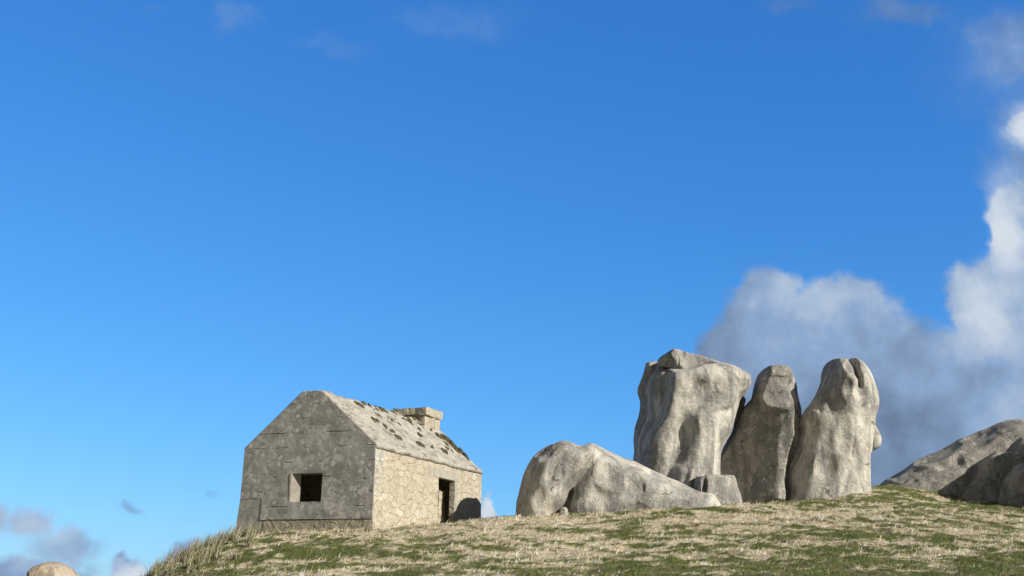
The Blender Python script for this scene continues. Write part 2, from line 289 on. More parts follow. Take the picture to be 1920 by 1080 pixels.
def surface_nets(Fd, org, h):
    s = Fd < 0; nx, ny, nz = Fd.shape
    cnt = np.zeros((nx-1, ny-1, nz-1), np.int16); acc = np.zeros((nx-1, ny-1, nz-1, 3), np.float32)
    cn = lambda a, b, c: (slice(a, nx-1+a), slice(b, ny-1+b), slice(c, nz-1+c))
    for ax in range(3):
        o = [q for q in range(3) if q != ax]
        for u in (0, 1):
            for v in (0, 1):
                A = [0, 0, 0]; A[o[0]] = u; A[o[1]] = v; B = list(A); B[ax] = 1
                fa, fb_ = Fd[cn(*A)], Fd[cn(*B)]; cr = (fa < 0) != (fb_ < 0)
                t_ = np.where(cr, fa/np.where(cr, fa-fb_, 1), 0); cnt += cr
                pt = np.zeros(acc.shape, np.float32); pt[..., o[0]] = u; pt[..., o[1]] = v; pt[..., ax] = t_; acc += pt*cr[..., None]
    act = cnt > 0; idx = -np.ones(act.shape, np.int64); idx[act] = np.arange(act.sum())
    loc = np.argwhere(act); V = (loc+acc[act]/cnt[act][:, None])*h+org
    Q = []
    for ax in range(3):
        o = [q for q in range(3) if q != ax]
        sl = [slice(1, -1)]*3; sl[ax] = slice(0, -1); A = s[tuple(sl)]
        sl2 = list(sl); sl2[ax] = slice(1, None); B = s[tuple(sl2)]
        for sign in (0, 1):
            e = np.argwhere((A & ~B) if sign == 0 else (~A & B))
            for q in range(3):
                if q != ax: e[:, q] += 1
            d_ = np.zeros((4, 3), int); d_[0] = 0; d_[1][o[0]] = -1; d_[2][o[0]] = -1; d_[2][o[1]] = -1; d_[3][o[1]] = -1
            ids = np.stack([idx[tuple((e+dd).T)] for dd in d_], 1)
            flip = (sign == 1) != (ax == 1)
            Q.append(ids[:, ::-1] if not flip else ids)
    return V, np.concatenate(Q)
def catmull(pts, n=6):
    p = np.array(pts, float); r = []
    for k in range(len(p)):
        a, b_, c_, d_ = p[k-1], p[k], p[(k+1) % len(p)], p[(k+2) % len(p)]
        for t_ in np.arange(n)/n: r.append(.5*((2*b_)+(-a+c_)*t_+(2*a-5*b_+4*c_-d_)*t_**2+(-a+3*b_-3*c_+d_)*t_**3))
    return np.array(r)
def seg_dist(x, z, pl, closed=False):
    d_ = np.full(x.shape, 1e9); n = len(pl)
    for k in range(n if closed else max(n-1, 1)):
        a = pl[k]; b_ = pl[(k+1) % n]; v = b_-a; L2 = (v*v).sum()+1e-12; tt = np.clip(((x-a[0])*v[0]+(z-a[1])*v[1])/L2, 0, 1)
        d_ = np.minimum(d_, np.hypot(x-a[0]-tt*v[0], z-a[1]-tt*v[1]))
    return d_
def inside(x, z, pl):
    r = np.zeros(x.shape, bool); n = len(pl)
    for k in range(n):
        a = pl[k]; b_ = pl[k-1]; c_ = ((a[1] > z) != (b_[1] > z)) & (x < (b_[0]-a[0])*(z-a[1])/(b_[1]-a[1]+1e-12)+a[0]); r ^= c_
    return r
def sdf2(x, z, pl): d_ = seg_dist(x, z, pl, True); return np.where(inside(x, z, pl), d_, -d_)
def to_xz(pts, Y0): p = np.array(pts, float); x, _, z = P(p[:, 0], p[:, 1], Y0); return np.c_[x, z]
MPX = lambda Y0: Y0/F*1.035
def lobe(outline, Y0, T, R, feats=(), back=None, n=2.3, lean=0.0, spin=0.0, dy=0.0, sm=6):
    """one boulder volume: outline at its real distance, rounded front and back; feats sculpt the front"""
    pl = to_xz(outline, Y0); pl = catmull(pl, sm) if sm > 1 else pl
    return dict(pl=pl, Y0=Y0, T=T, R=R, feats=feats, back=back or T, n=n, lean=lean, spin=spin, dy=dy)
def lobe_field(L, x, y, z):
    x2, z2 = x[:, 0, :], z[:, 0, :]; d_ = sdf2(x2, z2, L['pl']); rel = np.zeros(x2.shape)
    k = MPX(L['Y0'])
    for f in L['feats']:
        if f[0] == 's':                       # stroke: polyline, width px, amplitude m
            q = seg_dist(x2, z2, to_xz(f[1], L['Y0'])); rel += f[3]*np.exp(-(q/(f[2]*k))**2)
        elif f[0] == 'p':                     # raised plate: polygon, edge softness px, height m
            q = sdf2(x2, z2, catmull(to_xz(f[1], L['Y0']), 4)); rel += f[3]*smooth01(q, -f[2]*k/2, f[2]*k/2)
        elif f[0] == 'r':                     # ramp inside a polygon: gradient (gx, gz) per metre
            q = sdf2(x2, z2, catmull(to_xz(f[1], L['Y0']), 4)); c0 = to_xz([f[3]], L['Y0'])[0]
            rel += ((x2-c0[0])*f[4][0]+(z2-c0[1])*f[4][1])*smooth01(q, -f[2]*k/2, f[2]*k/2)
    zb = z2.min(); xm = L['pl'][:, 0].mean()
    yc = (L['Y0']+L['dy']+L['lean']*(z2-zb)+L['spin']*(x2-xm))[:, None, :]
    rel = np.where(rel < 0, rel*smooth01(d_, 0, .45), rel)
    R = L['R']; q = np.maximum(R-d_, 0)[:, None, :]
    ff = yc-y; ye = np.where(ff > 0, np.maximum(ff-rel[:, None, :], 0)/L['T'], -ff/L['back'])
    # relief eats into or adds to the front only
    return (q**L['n']+(R*ye)**L['n'])**(1/L['n'])-R
def boulder(name, lobes, mtl, label=None, cat="rock", h=.05, k=.06, amp=.028, chips=110, chip=1.0, parent=None, seed=0.0, group=None):
    pl = np.concatenate([l['pl'] for l in lobes]); mg = .3
    T = max(max(l['T'], l['back']) for l in lobes); y0 = min(l['Y0']+l['dy']-abs(l['lean'])*6-abs(l['spin'])*3 for l in lobes)-T-2.2; y1 = max(l['Y0']+l['dy']+abs(l['lean'])*6+abs(l['spin'])*3 for l in lobes)+T+mg
    ax = [np.arange(a, b_, h) for a, b_ in ((pl[:, 0].min()-mg, pl[:, 0].max()+mg), (y0, y1), (pl[:, 1].min()-mg, pl[:, 1].max()+mg))]
    x, y, z = np.meshgrid(*ax, indexing='ij'); Fd = None
    for l in lobes:
        f = lobe_field(l, x, y, z)
        if Fd is None: Fd = f
        else: hh = np.clip(.5+.5*(Fd-f)/k, 0, 1); Fd = Fd*(1-hh)+f*hh-k*hh*(1-hh)
    if amp:
        band = np.abs(Fd) < .45; xb, yb, zb = x[band]+seed, y[band], z[band]
        Fd = Fd.copy(); Fd[band] += amp*(1.3*fbm(xb, yb, zb*.7, .7, 2)+.8*np.abs(vnoise(xb*1.7, yb*1.7, zb*1.2))-.3)+amp*.28*fbm(xb, yb, zb, 4.2, 2)+amp*.5*np.abs(vnoise(xb*2.6+3, yb*2.6, zb*.65))+amp*.5*vnoise(xb*1.3+zb*.9, yb*1.3, zb*1.5-xb*.6)
    if chips:
        Fd = Fd-.04*chip
        rg = np.random.default_rng(int(seed*10)+5); near = np.argwhere(np.abs(Fd) < h*.6); near = near[(near > 1).all(1) & (near < np.array(Fd.shape)-2).all(1)]
        for q_ in rg.choice(len(near), min(chips, len(near)), replace=False):
            a_, b_, c_ = near[q_]; gn = np.array([Fd[a_+1, b_, c_]-Fd[a_-1, b_, c_], Fd[a_, b_+1, c_]-Fd[a_, b_-1, c_], Fd[a_, b_, c_+1]-Fd[a_, b_, c_-1]]); gn /= np.linalg.norm(gn)+1e-9
            nn = gn+rg.normal(0, .09, 3); nn /= np.linalg.norm(nn); dp = rg.uniform(.03, .11)*chip; ra = rg.uniform(.35, 1.1)*chip**.5; k0 = int(ra*1.6/h)+1
            sl_ = tuple(slice(max(0, v_-k0), v_+k0) for v_ in (a_, b_, c_)); dx_, dy_, dz_ = x[sl_]-ax[0][a_], y[sl_]-ax[1][b_], z[sl_]-ax[2][c_]
            dn = dx_*nn[0]+dy_*nn[1]+dz_*nn[2]; r2_ = dx_**2+dy_**2+(dz_*.7)**2-dn**2
            if ((Fd[sl_] < 0) & (dn > .10+.05*chip) & (r2_ < (1.5*ra)**2)).any(): continue
            Fd[sl_] = np.maximum(Fd[sl_], np.where(r2_ < (1.5*ra)**2, dn+dp-(1.35*dp/ra**2)*r2_, -9))
    V, Q = surface_nets(Fd, np.array([a[0] for a in ax]), h)
    # origin at the base
    c0 = np.array([V[:, 0].mean(), V[:, 1].mean(), V[:, 2].min()]); me = mesh_np(name, V-c0, Q); o = link(name, me, mtl, parent); o.location = c0
    if label: tag(o, label, cat, group)
    return o

Yt = 48.6
# tower: body, pillar behind its left edge, cap, sliver at the right
body = [(1234, 694), (1262, 697), (1300, 693), (1342, 692), (1364, 696), (1386, 705), (1396, 718), (1395, 736), (1382, 753), (1375, 775), (1367, 797), (1362, 817), (1351, 835), (1343, 852), (1339, 885), (1338, 990), (1200, 990), (1194, 865), (1196, 835), (1206, 805), (1215, 780), (1218, 752), (1216, 726), (1222, 706)]
bf = [('p', [(1252, 690), (1246, 728), (1240, 765), (1229, 800), (1207, 838), (1200, 1000), (1430, 1000), (1450, 640), (1270, 640)], 14, .70),
      ('p', [(1276, 765), (1279, 822), (1274, 850), (1263, 880), (1252, 905), (1244, 1000), (1500, 1000), (1500, 770), (1315, 753)], 34, .15), ('p', [(1276, 785), (1279, 822), (1274, 850), (1263, 880), (1252, 905), (1244, 1000), (1500, 1000), (1500, 790), (1315, 773)], 34, .15), ('p', [(1276, 805), (1279, 822), (1274, 850), (1263, 880), (1252, 905), (1244, 1000), (1500, 1000), (1500, 810), (1315, 793)], 30, .18),
      ('r', [(1500, 742), (1385, 750), (1366, 762), (1349, 780), (1305, 790), (1292, 800), (1296, 830), (1290, 860), (1275, 905), (1262, 1000), (1500, 1000)], 12, (1300, 830), (-.34, 0)),
      ('s', [(1258, 740), (1250, 800), (1232, 860)], 20, .12), ('s', [(1322, 724), (1362, 722)], 38, .22), ('s', [(1288, 744), (1286, 770)], 14, -.10)]
boulder("granite_boulder", [lobe(body, Yt, 1.3, .85, bf, n=2.5)], M_G[0], "massive fluted granite boulder with overhanging right brow, tallest mass of the standing rocks", seed=1.0)
pil = [(1213, 684), (1230, 683), (1240, 700), (1240, 990), (1186, 990), (1188, 865), (1190, 845), (1187, 818), (1192, 800), (1200, 776), (1203, 752), (1197, 729), (1204, 712), (1208, 696)]
boulder("rock_pillar", [lobe(pil, Yt+1.2, .8, .45, [('s', [(1212, 700), (1210, 760)], 10, .2)])], M_G[1], "thin knobbly grey rock pillar against the left flank of the fluted boulder", seed=5)
cap = [(1232, 678), (1252, 664), (1267, 662), (1288, 665), (1302, 668), (1318, 675), (1336, 680), (1345, 690), (1325, 700), (1300, 704), (1291, 712), (1276, 712), (1262, 704), (1248, 698), (1234, 696)]
boulder("cap_rock", [lobe(cap, Yt-.25, 1.0, .38, [('p', [(1250, 640), (1256, 720), (1320, 730), (1360, 700), (1340, 640)], 36, .42), ('s', [(1265, 674), (1264, 702)], 2, -.10)], n=3.2, dy=.25)], M_G[1], "angular dark grey cap rock lying on top of the fluted boulder", h=.035, seed=7, chip=.6)
chip = [(1326, 679), (1335, 679), (1345, 690), (1340, 697), (1328, 694), (1322, 686)]
boulder("loose_stone", [lobe(chip, Yt-.5, .3, .12)], M_G[2], "small pale wedge of stone at the right end of the dark cap rock", h=.025, seed=3, amp=.02, chips=12, chip=.3)
sl = [(1384, 745), (1393, 748), (1396, 760), (1392, 768), (1388, 785), (1370, 800), (1372, 760)]
boulder("wedged_stone", [lobe(sl, Yt+1.0, .5, .15)], M_G[2], "pale pointed stone wedged under the overhanging brow, in the gap before the middle rock", h=.03, seed=2, amp=.02, chips=12, chip=.3)
# middle standing rock
r2b = [(1427, 700), (1440, 697), (1458, 698), (1472, 707), (1470, 724), (1463, 731), (1467, 745), (1474, 768), (1474, 800), (1474, 827), (1467, 852), (1460, 876), (1458, 905), (1460, 940), (1452, 951), (1432, 953), (1393, 953), (1384, 920), (1350, 893), (1348, 870), (1352, 858), (1365, 830), (1379, 804), (1383, 780), (1396, 765), (1413, 747), (1418, 729), (1422, 710)]
rf = [('r', [(1405, 690), (1500, 690), (1490, 770), (1443, 780), (1413, 764)], 6, (1470, 740), (-.55, 0)),
      ('s', [(1456, 862), (1440, 885)], 2.2, -.08), ('s', [(1400, 850), (1410, 920)], 12, -.12), ('s', [(1462, 800), (1458, 850)], 6, .07)]
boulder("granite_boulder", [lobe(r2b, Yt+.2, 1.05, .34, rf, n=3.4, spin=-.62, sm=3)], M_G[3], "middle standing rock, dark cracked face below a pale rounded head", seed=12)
slab = [(1440, 702), (1462, 700), (1480, 703), (1492, 720), (1494, 740), (1499, 768), (1503, 792), (1502, 815), (1500, 840), (1493, 870), (1488, 990), (1440, 990), (1440, 850)]
boulder("rock_slab", [lobe(slab, Yt+1.5, .75, .3)], M_G[1], "shadowed upright slab behind the right edge of the middle standing rock", seed=15)
# right standing rock with the cleft
r3 = [(1549, 684), (1559, 678), (1573, 679), (1579, 683), (1582, 688), (1584, 680), (1592, 678), (1607, 685), (1623, 704), (1634, 727), (1640, 746), (1640, 768), (1634, 790), (1632, 818), (1630, 843), (1629, 871), (1625, 910), (1622, 980), (1476, 990), (1477, 927), (1477, 892), (1485, 865), (1495, 840), (1502, 815), (1501, 793), (1507, 774), (1520, 757), (1532, 738), (1541, 713), (1543, 697)]
f3 = [('s', [(1581, 672), (1587, 696), (1589, 718)], 4.2, -.95), ('s', [(1589, 712), (1592, 738)], 3, -.4), ('s', [(1592, 735), (1594, 775)], 9, -.10), ('s', [(1562, 705), (1566, 760)], 14, .14), ('p', [(1574, 640), (1568, 720), (1553, 790), (1546, 830), (1541, 880), (1530, 1000), (1700, 1000), (1700, 640)], 40, .42),
      ('s', [(1577, 835), (1572, 868)], 2, -.06), ('s', [(1523, 776), (1521, 781)], 3, -.12)]
boulder("granite_boulder", [lobe(r3, Yt+.9, 1.45, .95, f3, n=2.3, spin=.22)], M_G[2], "tall pale standing rock split by a cleft at its top, rightmost of the three", seed=27, chips=80, chip=.9, amp=.024)
kn = [(1626, 790), (1636, 794), (1645, 807), (1651, 824), (1649, 837), (1640, 843), (1630, 843), (1622, 820)]
boulder("small_boulder", [lobe(kn, Yt+1.6, .45, .3)], M_G[2], "small rounded stone sticking out behind the right side of the cleft rock", h=.03, seed=22, amp=.02, chips=12, chip=.3)
# low whale-backed rock
Yw = 44.3
wa = [(975, 925), (978, 908), (986, 882), (1003, 857), (1025, 840), (1040, 831), (1052, 828), (1070, 832), (1085, 838), (1100, 836), (1112, 842), (1118, 858), (1103, 880), (1086, 899), (1073, 914), (1064, 924), (1061, 936), (1053, 950), (1036, 966), (1030, 1000), (966, 1000), (969, 960), (971, 940)]
wb = [(1046, 1000), (1050, 955), (1056, 925), (1064, 895), (1085, 860), (1100, 834), (1116, 836), (1136, 846), (1165, 859), (1190, 867), (1215, 879), (1240, 891), (1267, 903), (1290, 911), (1310, 921), (1340, 935), (1350, 1000)]
boulder("whaleback_rock", [lobe(wa, Yw, 1.25, .75, [('s', [(1066, 850), (1085, 870)], 25, .1), ('s', [(1030, 880), (1025, 950)], 22, .2)], n=2.2), lobe(wb, Yw+.68, 1.3, .9, [('p', [(1040, 926), (1062, 918), (1074, 926), (1067, 950), (1062, 1000), (1040, 1000)], 6, -.6), ('s', [(1120, 880), (1200, 915)], 30, .15), ('s', [(1085, 930), (1110, 915), (1140, 925)], 10, .12), ('s', [(1075, 955), (1180, 945)], 22, .12)], n=2.0)], M_G[0],
        "long low whale-backed boulder with an arched hump at its left end", k=.10, amp=.024, seed=31, chips=100, chip=.75)
bl = [(1300, 925), (1303, 903), (1307, 894), (1320, 891), (1345, 892), (1363, 889), (1373, 894), (1381, 915), (1388, 945), (1391, 1000), (1290, 1000)]
boulder("square_boulder", [lobe(bl, Yw+1.2, .9, .4, [('p', [(1308, 896), (1317, 895), (1320, 915), (1317, 926), (1310, 924)], 2, -.5), ('s', [(1311, 926), (1326, 932)], 2, -.15)], n=3)], M_G[2], "blocky pale boulder with a dark slot, at the right foot of the whale-backed rock", h=.03, seed=33, amp=.025, chip=.5)
pb = [(1050, 958), (1056, 951), (1062, 953), (1065, 962), (1062, 985), (1048, 985)]
boulder("small_stone", [lobe(pb, Yw-.9, .22, .15)], M_G[0], "small round stone on the turf in the crevice under the arched hump", h=.025, seed=35, amp=.01, chips=12, chip=.3)
ou = [(906, 992), (911, 979), (925, 973), (945, 968), (965, 967), (985, 970), (990, 1010), (905, 1010)]
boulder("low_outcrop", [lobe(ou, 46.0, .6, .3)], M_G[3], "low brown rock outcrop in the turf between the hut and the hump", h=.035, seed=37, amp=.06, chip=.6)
# right massif
ms = [(1655, 916), (1671, 898), (1698, 884), (1710, 871), (1732, 861), (1759, 851), (1783, 837), (1820, 821), (1844, 809), (1871, 797), (1895, 790), (1925, 791), (1960, 800), (2010, 830), (2050, 900), (2060, 1010), (1640, 1010)]
fm = [('s', [(1785, 850), (1815, 838), (1845, 822)], 7, -.25), ('s', [(1745, 885), (1770, 878)], 9, -.2), ('s', [(1700, 905), (1750, 898), (1800, 900)], 8, .18), ('s', [(1840, 835), (1880, 815)], 14, .2), ('s', [(1720, 876), (1760, 864)], 8, .12)]
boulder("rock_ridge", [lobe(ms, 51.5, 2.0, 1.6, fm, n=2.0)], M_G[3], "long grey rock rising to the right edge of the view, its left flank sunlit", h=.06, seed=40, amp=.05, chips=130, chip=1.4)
sb_ = [(1786, 1000), (1786, 935), (1806, 912), (1826, 890), (1832, 862), (1856, 848), (1882, 848), (1900, 830), (1930, 812), (1990, 810), (2020, 870), (2030, 1000)]
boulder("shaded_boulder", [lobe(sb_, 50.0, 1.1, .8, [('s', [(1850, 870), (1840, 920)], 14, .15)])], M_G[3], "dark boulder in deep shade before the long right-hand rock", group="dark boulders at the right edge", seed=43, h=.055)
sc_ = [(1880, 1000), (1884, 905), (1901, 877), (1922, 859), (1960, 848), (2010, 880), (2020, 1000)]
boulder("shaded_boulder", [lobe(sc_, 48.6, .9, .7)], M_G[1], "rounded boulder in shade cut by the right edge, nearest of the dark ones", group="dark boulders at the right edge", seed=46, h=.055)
of = [(2024, 1000), (2020, 900), (2032, 812), (2070, 752), (2130, 735), (2200, 800), (2230, 900), (2240, 1010)]
boulder("granite_boulder", [lobe(of, 46.5, 1.8, 1.3)], M_G[0], "big boulder standing just outside the right edge, throwing its shade leftwards", seed=50, h=.09)
# lone boulder far left
lb = [(50, 1088), (62, 1068), (82, 1057), (101, 1054), (122, 1060), (138, 1074), (150, 1100), (150, 1200), (40, 1200)]
boulder("granite_boulder", [lobe(lb, 66, 1.3, .9)], M_G[4], "warm rounded boulder top peeping up at the lower left corner", h=.06, seed=55)

# ------------------------------------------------------------------ hut
YAW = .4111; S = HY/37.0
HB = Vector((-.1042*HY, HY, 2.5371*S+EYE)); WD = 4.533*S; LN = 7.3865*S; HE = 2.158*S; HR = 3.8463*S
# hut frame: x along the gable to the LEFT, y along the side wall (back), z up
ex = Vector((-math.cos(YAW), math.sin(YAW), 0)); ey = Vector((math.sin(YAW), math.cos(YAW), 0))
hut = bpy.data.objects.new("stone_hut", None); C.objects.link(hut); hut.location = HB+Vector((0, 0, -.45))
tag(hut, "", "hut")
hut['label'] = "small old stone hut with grey rendered gable, square window hole and stubby chimney"
def HW(x, y, z): return HB+ex*x+ey*y+Vector((0, 0, z))
def hpart(name, V, Fc, m_, parent=hut, label=None, smooth=False):
    base = HB+Vector((0, 0, -.45))
    me = bpy.data.meshes.new(name); me.from_pydata([tuple(HW(*v)-base) for v in V], [], Fc); me.update()
    import bmesh
    bm = bmesh.new(); bm.from_mesh(me); bmesh.ops.recalc_face_normals(bm, faces=bm.faces); bm.to_mesh(me); bm.free()
    uv = me.attributes.new('hp', 'FLOAT_VECTOR', 'POINT'); uv.data.foreach_set('vector', np.array(V, np.float32).ravel())
    o = link(name, me, m_, parent, smooth)
    if label: o['label'] = label
    return o
def hpt(t): a = t.new('ShaderNodeAttribute'); a.attribute_name = 'hp'; return a.outputs['Vector']
# gable render
m_gab, t, b = mat("gable_render"); p = hpt(t); s3 = t.sep(p)
c = t.mix(t.ramp(t.noise(p, 1.1, 6, .6, .4), .35, .65), (.29, .285, .267), (.44, .43, .40))
c = t.mix(t.m('MULTIPLY', t.ramp(t.noise(t.mapping(p, (1, 1, 2.2)), 1.0, 5, .6), .5, .68), .6), c, (.20, .198, .188))
c = t.mix(t.m('MULTIPLY', t.ramp(t.noise(p, 3.0, 6, .7, .8), .50, .60), .75), c, (.60, .59, .54))
l1 = t.m('MULTIPLY', t.ramp(t.vor(t.vm('ADD', p, t.scale(t.noise(p, 6, 3, .5, 0, 1), .12)), 3.6), .33, .20), t.ramp(t.noise(p, 1.4, 3), .42, .52)); c = t.mix(t.m('MULTIPLY', l1, .8), c, (.68, .67, .61))
l2 = t.m('MULTIPLY', t.ramp(t.vor(p, 9), .27, .14), t.ramp(t.noise(p, 2.1, 3), .48, .56)); c = t.mix(t.m('MULTIPLY', l2, .85), c, (.66, .65, .6))
# board marks: dark thin horizontal breaks at a few levels, broken up
zz = t.m('ADD', s3[2], t.m('MULTIPLY', t.noise(p, 2.2, 3), .06)); fr = t.m('PINGPONG', t.m('ADD', zz, .02), .235)
ln = t.m('MULTIPLY', t.ramp(fr, .022, .004), t.ramp(t.noise(t.mapping(p, (1, 1, 4)), 1.3, 3), .50, .60)); c = t.mix(t.m('MULTIPLY', ln, .8), c, (.085, .085, .08))
hole = t.m('MULTIPLY', t.ramp(t.noise(t.mapping(p, (1, 1, 2.4)), 4.2, 3, .6), .64, .70), t.ramp(s3[2], 2.5, 1.2)); c = t.mix(t.m('MULTIPLY', hole, .8), c, (.07, .07, .065))
c = t.mix(1.0, c, t.mix(t.ramp(t.noise(p, 26, 5, .7), .3, .7), (.78, .78, .78), (1.2, 1.19, 1.17)), 'MULTIPLY')
t.l.new(c, b.inputs['Base Color']); h1 = bump(t, None, t.noise(p, 5, 7, .62), .010); h2 = bump(t, None, t.m('ADD', ln, hole), -.03, prev=h1); bump(t, b, t.noise(p, 30, 4, .7), .003, prev=h2)
# rubble masonry
def rubble(name, tint=(1, 1, 1), sc=2.6):
    m_, t, b = mat(name); p = hpt(t)
    pw = t.vm('ADD', t.mapping(p, (1, .9, 1.35)), t.scale(t.vm('SUBTRACT', t.noise(p, 3.5, 4, .55, 0, 1), (.5, .5, .5)), .34))
    edge = t.vor(pw, sc, 'DISTANCE_TO_EDGE', 'Distance', .75); cid = t.vor(pw, sc, 'F1', 'Color', .75)
    stone = t.mix(t.sep(cid)[0], (.47*tint[0], .42*tint[1], .32*tint[2]), (.58*tint[0], .53*tint[1], .42*tint[2]))
    stone = t.mix(t.m('MULTIPLY', t.sep(cid)[1], .3), stone, (.36, .30, .21))
    stone = t.mix(t.m('MULTIPLY', t.ramp(t.noise(p, 3, 6, .65), .5, .7), .5), stone, (.32*tint[0], .28*tint[1], .21*tint[2]))
    mort = t.mix(t.ramp(t.noise(p, 1.5, 4), .4, .6), (.42*tint[0], .37*tint[1], .275*tint[2]), (.52*tint[0], .465*tint[1], .355*tint[2]))
    hid = t.ramp(t.noise(p, 1.6, 3), .42, .58); jo = t.m('MULTIPLY', t.ramp(edge, .075, .015), t.m('MULTIPLY_ADD', hid, .75, .15))
    c = t.mix(t.m('MULTIPLY', jo, .9), stone, mort); thin = t.m('MULTIPLY', t.ramp(t.m('ABSOLUTE', t.m('SUBTRACT', edge, .06)), .014, .0), t.ramp(t.noise(p, 3.1, 3), .45, .6))
    c = t.mix(t.m('MULTIPLY', thin, .16), c, (.25, .205, .14))
    c = t.mix(1.0, c, t.mix(t.ramp(t.noise(p, 22, 5, .7), .3, .7), (.75, .75, .74), (1.22, 1.2, 1.18)), 'MULTIPLY')
    t.l.new(c, b.inputs['Base Color']); h1 = bump(t, None, t.ramp(edge, .0, .16), .022); h2 = bump(t, None, t.noise(p, 6, 6, .65), .035, prev=h1); bump(t, b, thin, -.02, prev=h2); return m_
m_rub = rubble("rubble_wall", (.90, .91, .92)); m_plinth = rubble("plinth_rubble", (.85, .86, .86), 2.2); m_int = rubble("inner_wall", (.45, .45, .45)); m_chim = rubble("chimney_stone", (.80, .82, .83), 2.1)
m_roof, t, b = mat("roof_stone"); p = hpt(t)
c = t.mix(t.ramp(t.noise(p, 1.6, 6, .65, .5), .38, .62), (.47, .44, .37), (.37, .35, .31)); c = t.mix(t.m('MULTIPLY', t.ramp(t.noise(p, 5, 6, .7), .5, .66), .6), c, (.58, .55, .48))
c = t.mix(t.m('MULTIPLY', t.ramp(t.noise(t.mapping(p, (1.3, .5, 1.3)), 3.3, 6, .72), .53, .60), .75), c, (.16, .145, .11))
t.l.new(c, b.inputs['Base Color']); h1 = bump(t, None, t.noise(p, 3.2, 8, .68), .13); bump(t, b, t.noise(p, 18, 4, .7), .02, prev=h1)
m_conc, t, b = mat("smooth_concrete"); p = hpt(t); c = t.mix(t.ramp(t.noise(p, 4, 6, .65), .35, .65), (.40, .375, .31), (.30, .285, .24)); t.l.new(c, b.inputs['Base Color']); bump(t, b, t.noise(p, 9, 6, .7), .02)

FLAT = .30      # half-width of the flattened ridge
RS = (HR-HE-.0)/(WD/2-FLAT)
TOPZ = HR-.05
def roofz(x): return min(TOPZ, HE+(x if x < WD/2 else WD-x)*RS)
def grid_wall(profile_u, profile_v, inside_fn, pos, wob): pass
# generic thick wall built as grid of cells with holes; u horizontal, v vertical
def thick_wall(name, us, vs, solid, front, thick, m_, jit=.012, parent=hut, mback=None):
    """us, vs grid lines; solid(uc, vc) tells which cells exist; front(u, v)->hut coords of the outer face; thick: inward vector"""
    V, Fc, idx = [], [], {}
    vk = lambda i_, j_, s_: idx[(i_, j_, s_)]
    nu, nv = len(us), len(vs); cells = {(i_, j_) for i_ in range(nu-1) for j_ in range(nv-1) if solid((us[i_]+us[i_+1])/2, (vs[j_]+vs[j_+1])/2)}
    def vert(i_, j_, s_):
        if (i_, j_, s_) not in idx:
            q = Vector(front(us[i_], vs[j_])); r_ = random.Random(i_*733+j_*31+7); j3 = jit
            if s_ == 1: q = q+Vector(thick)
            else: q = q+Vector(thick).normalized()*(r_.random()-.5)*j3
            idx[(i_, j_, s_)] = len(V); V.append(tuple(q))
        return idx[(i_, j_, s_)]
    for (i_, j_) in cells:
        Fc.append([vert(i_, j_, 0), vert(i_+1, j_, 0), vert(i_+1, j_+1, 0), vert(i_, j_+1, 0)]); Fc.append([vert(i_, j_, 1), vert(i_, j_+1, 1), vert(i_+1, j_+1, 1), vert(i_+1, j_, 1)])
        for (di, dj, a, b_) in ((-1, 0, (0, 0), (0, 1)), (1, 0, (1, 1), (1, 0)), (0, -1, (1, 0), (0, 0)), (0, 1, (0, 1), (1, 1))):
            if (i_+di, j_+dj) not in cells:
                A = (i_+a[0], j_+a[1]); B = (i_+b_[0], j_+b_[1]); Fc.append([vert(*A, 0), vert(*A, 1), vert(*B, 1), vert(*B, 0)])
    return hpart(name, V, Fc, m_, parent)
def lines(a, b, marks, st):
    k = sorted(set([a, b]+[m_ for m_ in marks if a < m_ < b])); r = []
    for p_, q in zip(k[:-1], k[1:]): n = max(1, int(round((q-p_)/st))); r += [p_+(q-p_)*i_/n for i_ in range(n)]
    return r+[b]
ZB = -.62; TH_ = .55
# window opening in gable coordinates
WX0 = 1.7368*S; WX1 = WX0+1.0726*S; WZ0 = .5206*S; WZ1 = WZ0+.8416*S
def gtop(u):
    return TOPZ if abs(u-WD/2) < FLAT else (HE+(u if u < WD/2 else WD-u)*RS)
def gpos(u, v):      # v in 0..1 from base to the roof line, window rows exact: v is real z, squeezed to the top profile above the eaves
    z = v if v <= HE-.05 else HE-.05+(v-HE+.05)/(HR-HE+.05)*(gtop(u)-HE+.05)
    bat = .018*max(0, 1.2-z)+(.03 if z < 0 else 0)
    x = u-(.0 if u > .01 else 0)+(.05*(1-max(z, 0)/HE) if u >= WD-.001 and z < HE else 0)
    return (x, -bat, z)
us = lines(0, WD, [WX0, WX1, WD/2-FLAT, WD/2+FLAT, WD-.80], .12); vs = lines(0.02, HR, [WZ0, WZ1, HE-.05, .70], .12)
gw = thick_wall("gable_wall", us, vs, lambda u, v: not (WX0 < u < WX1 and WZ0 < v < WZ1) and not (u > WD-.80 and v < .70), gpos, (0, .55, 0), m_gab, .002)
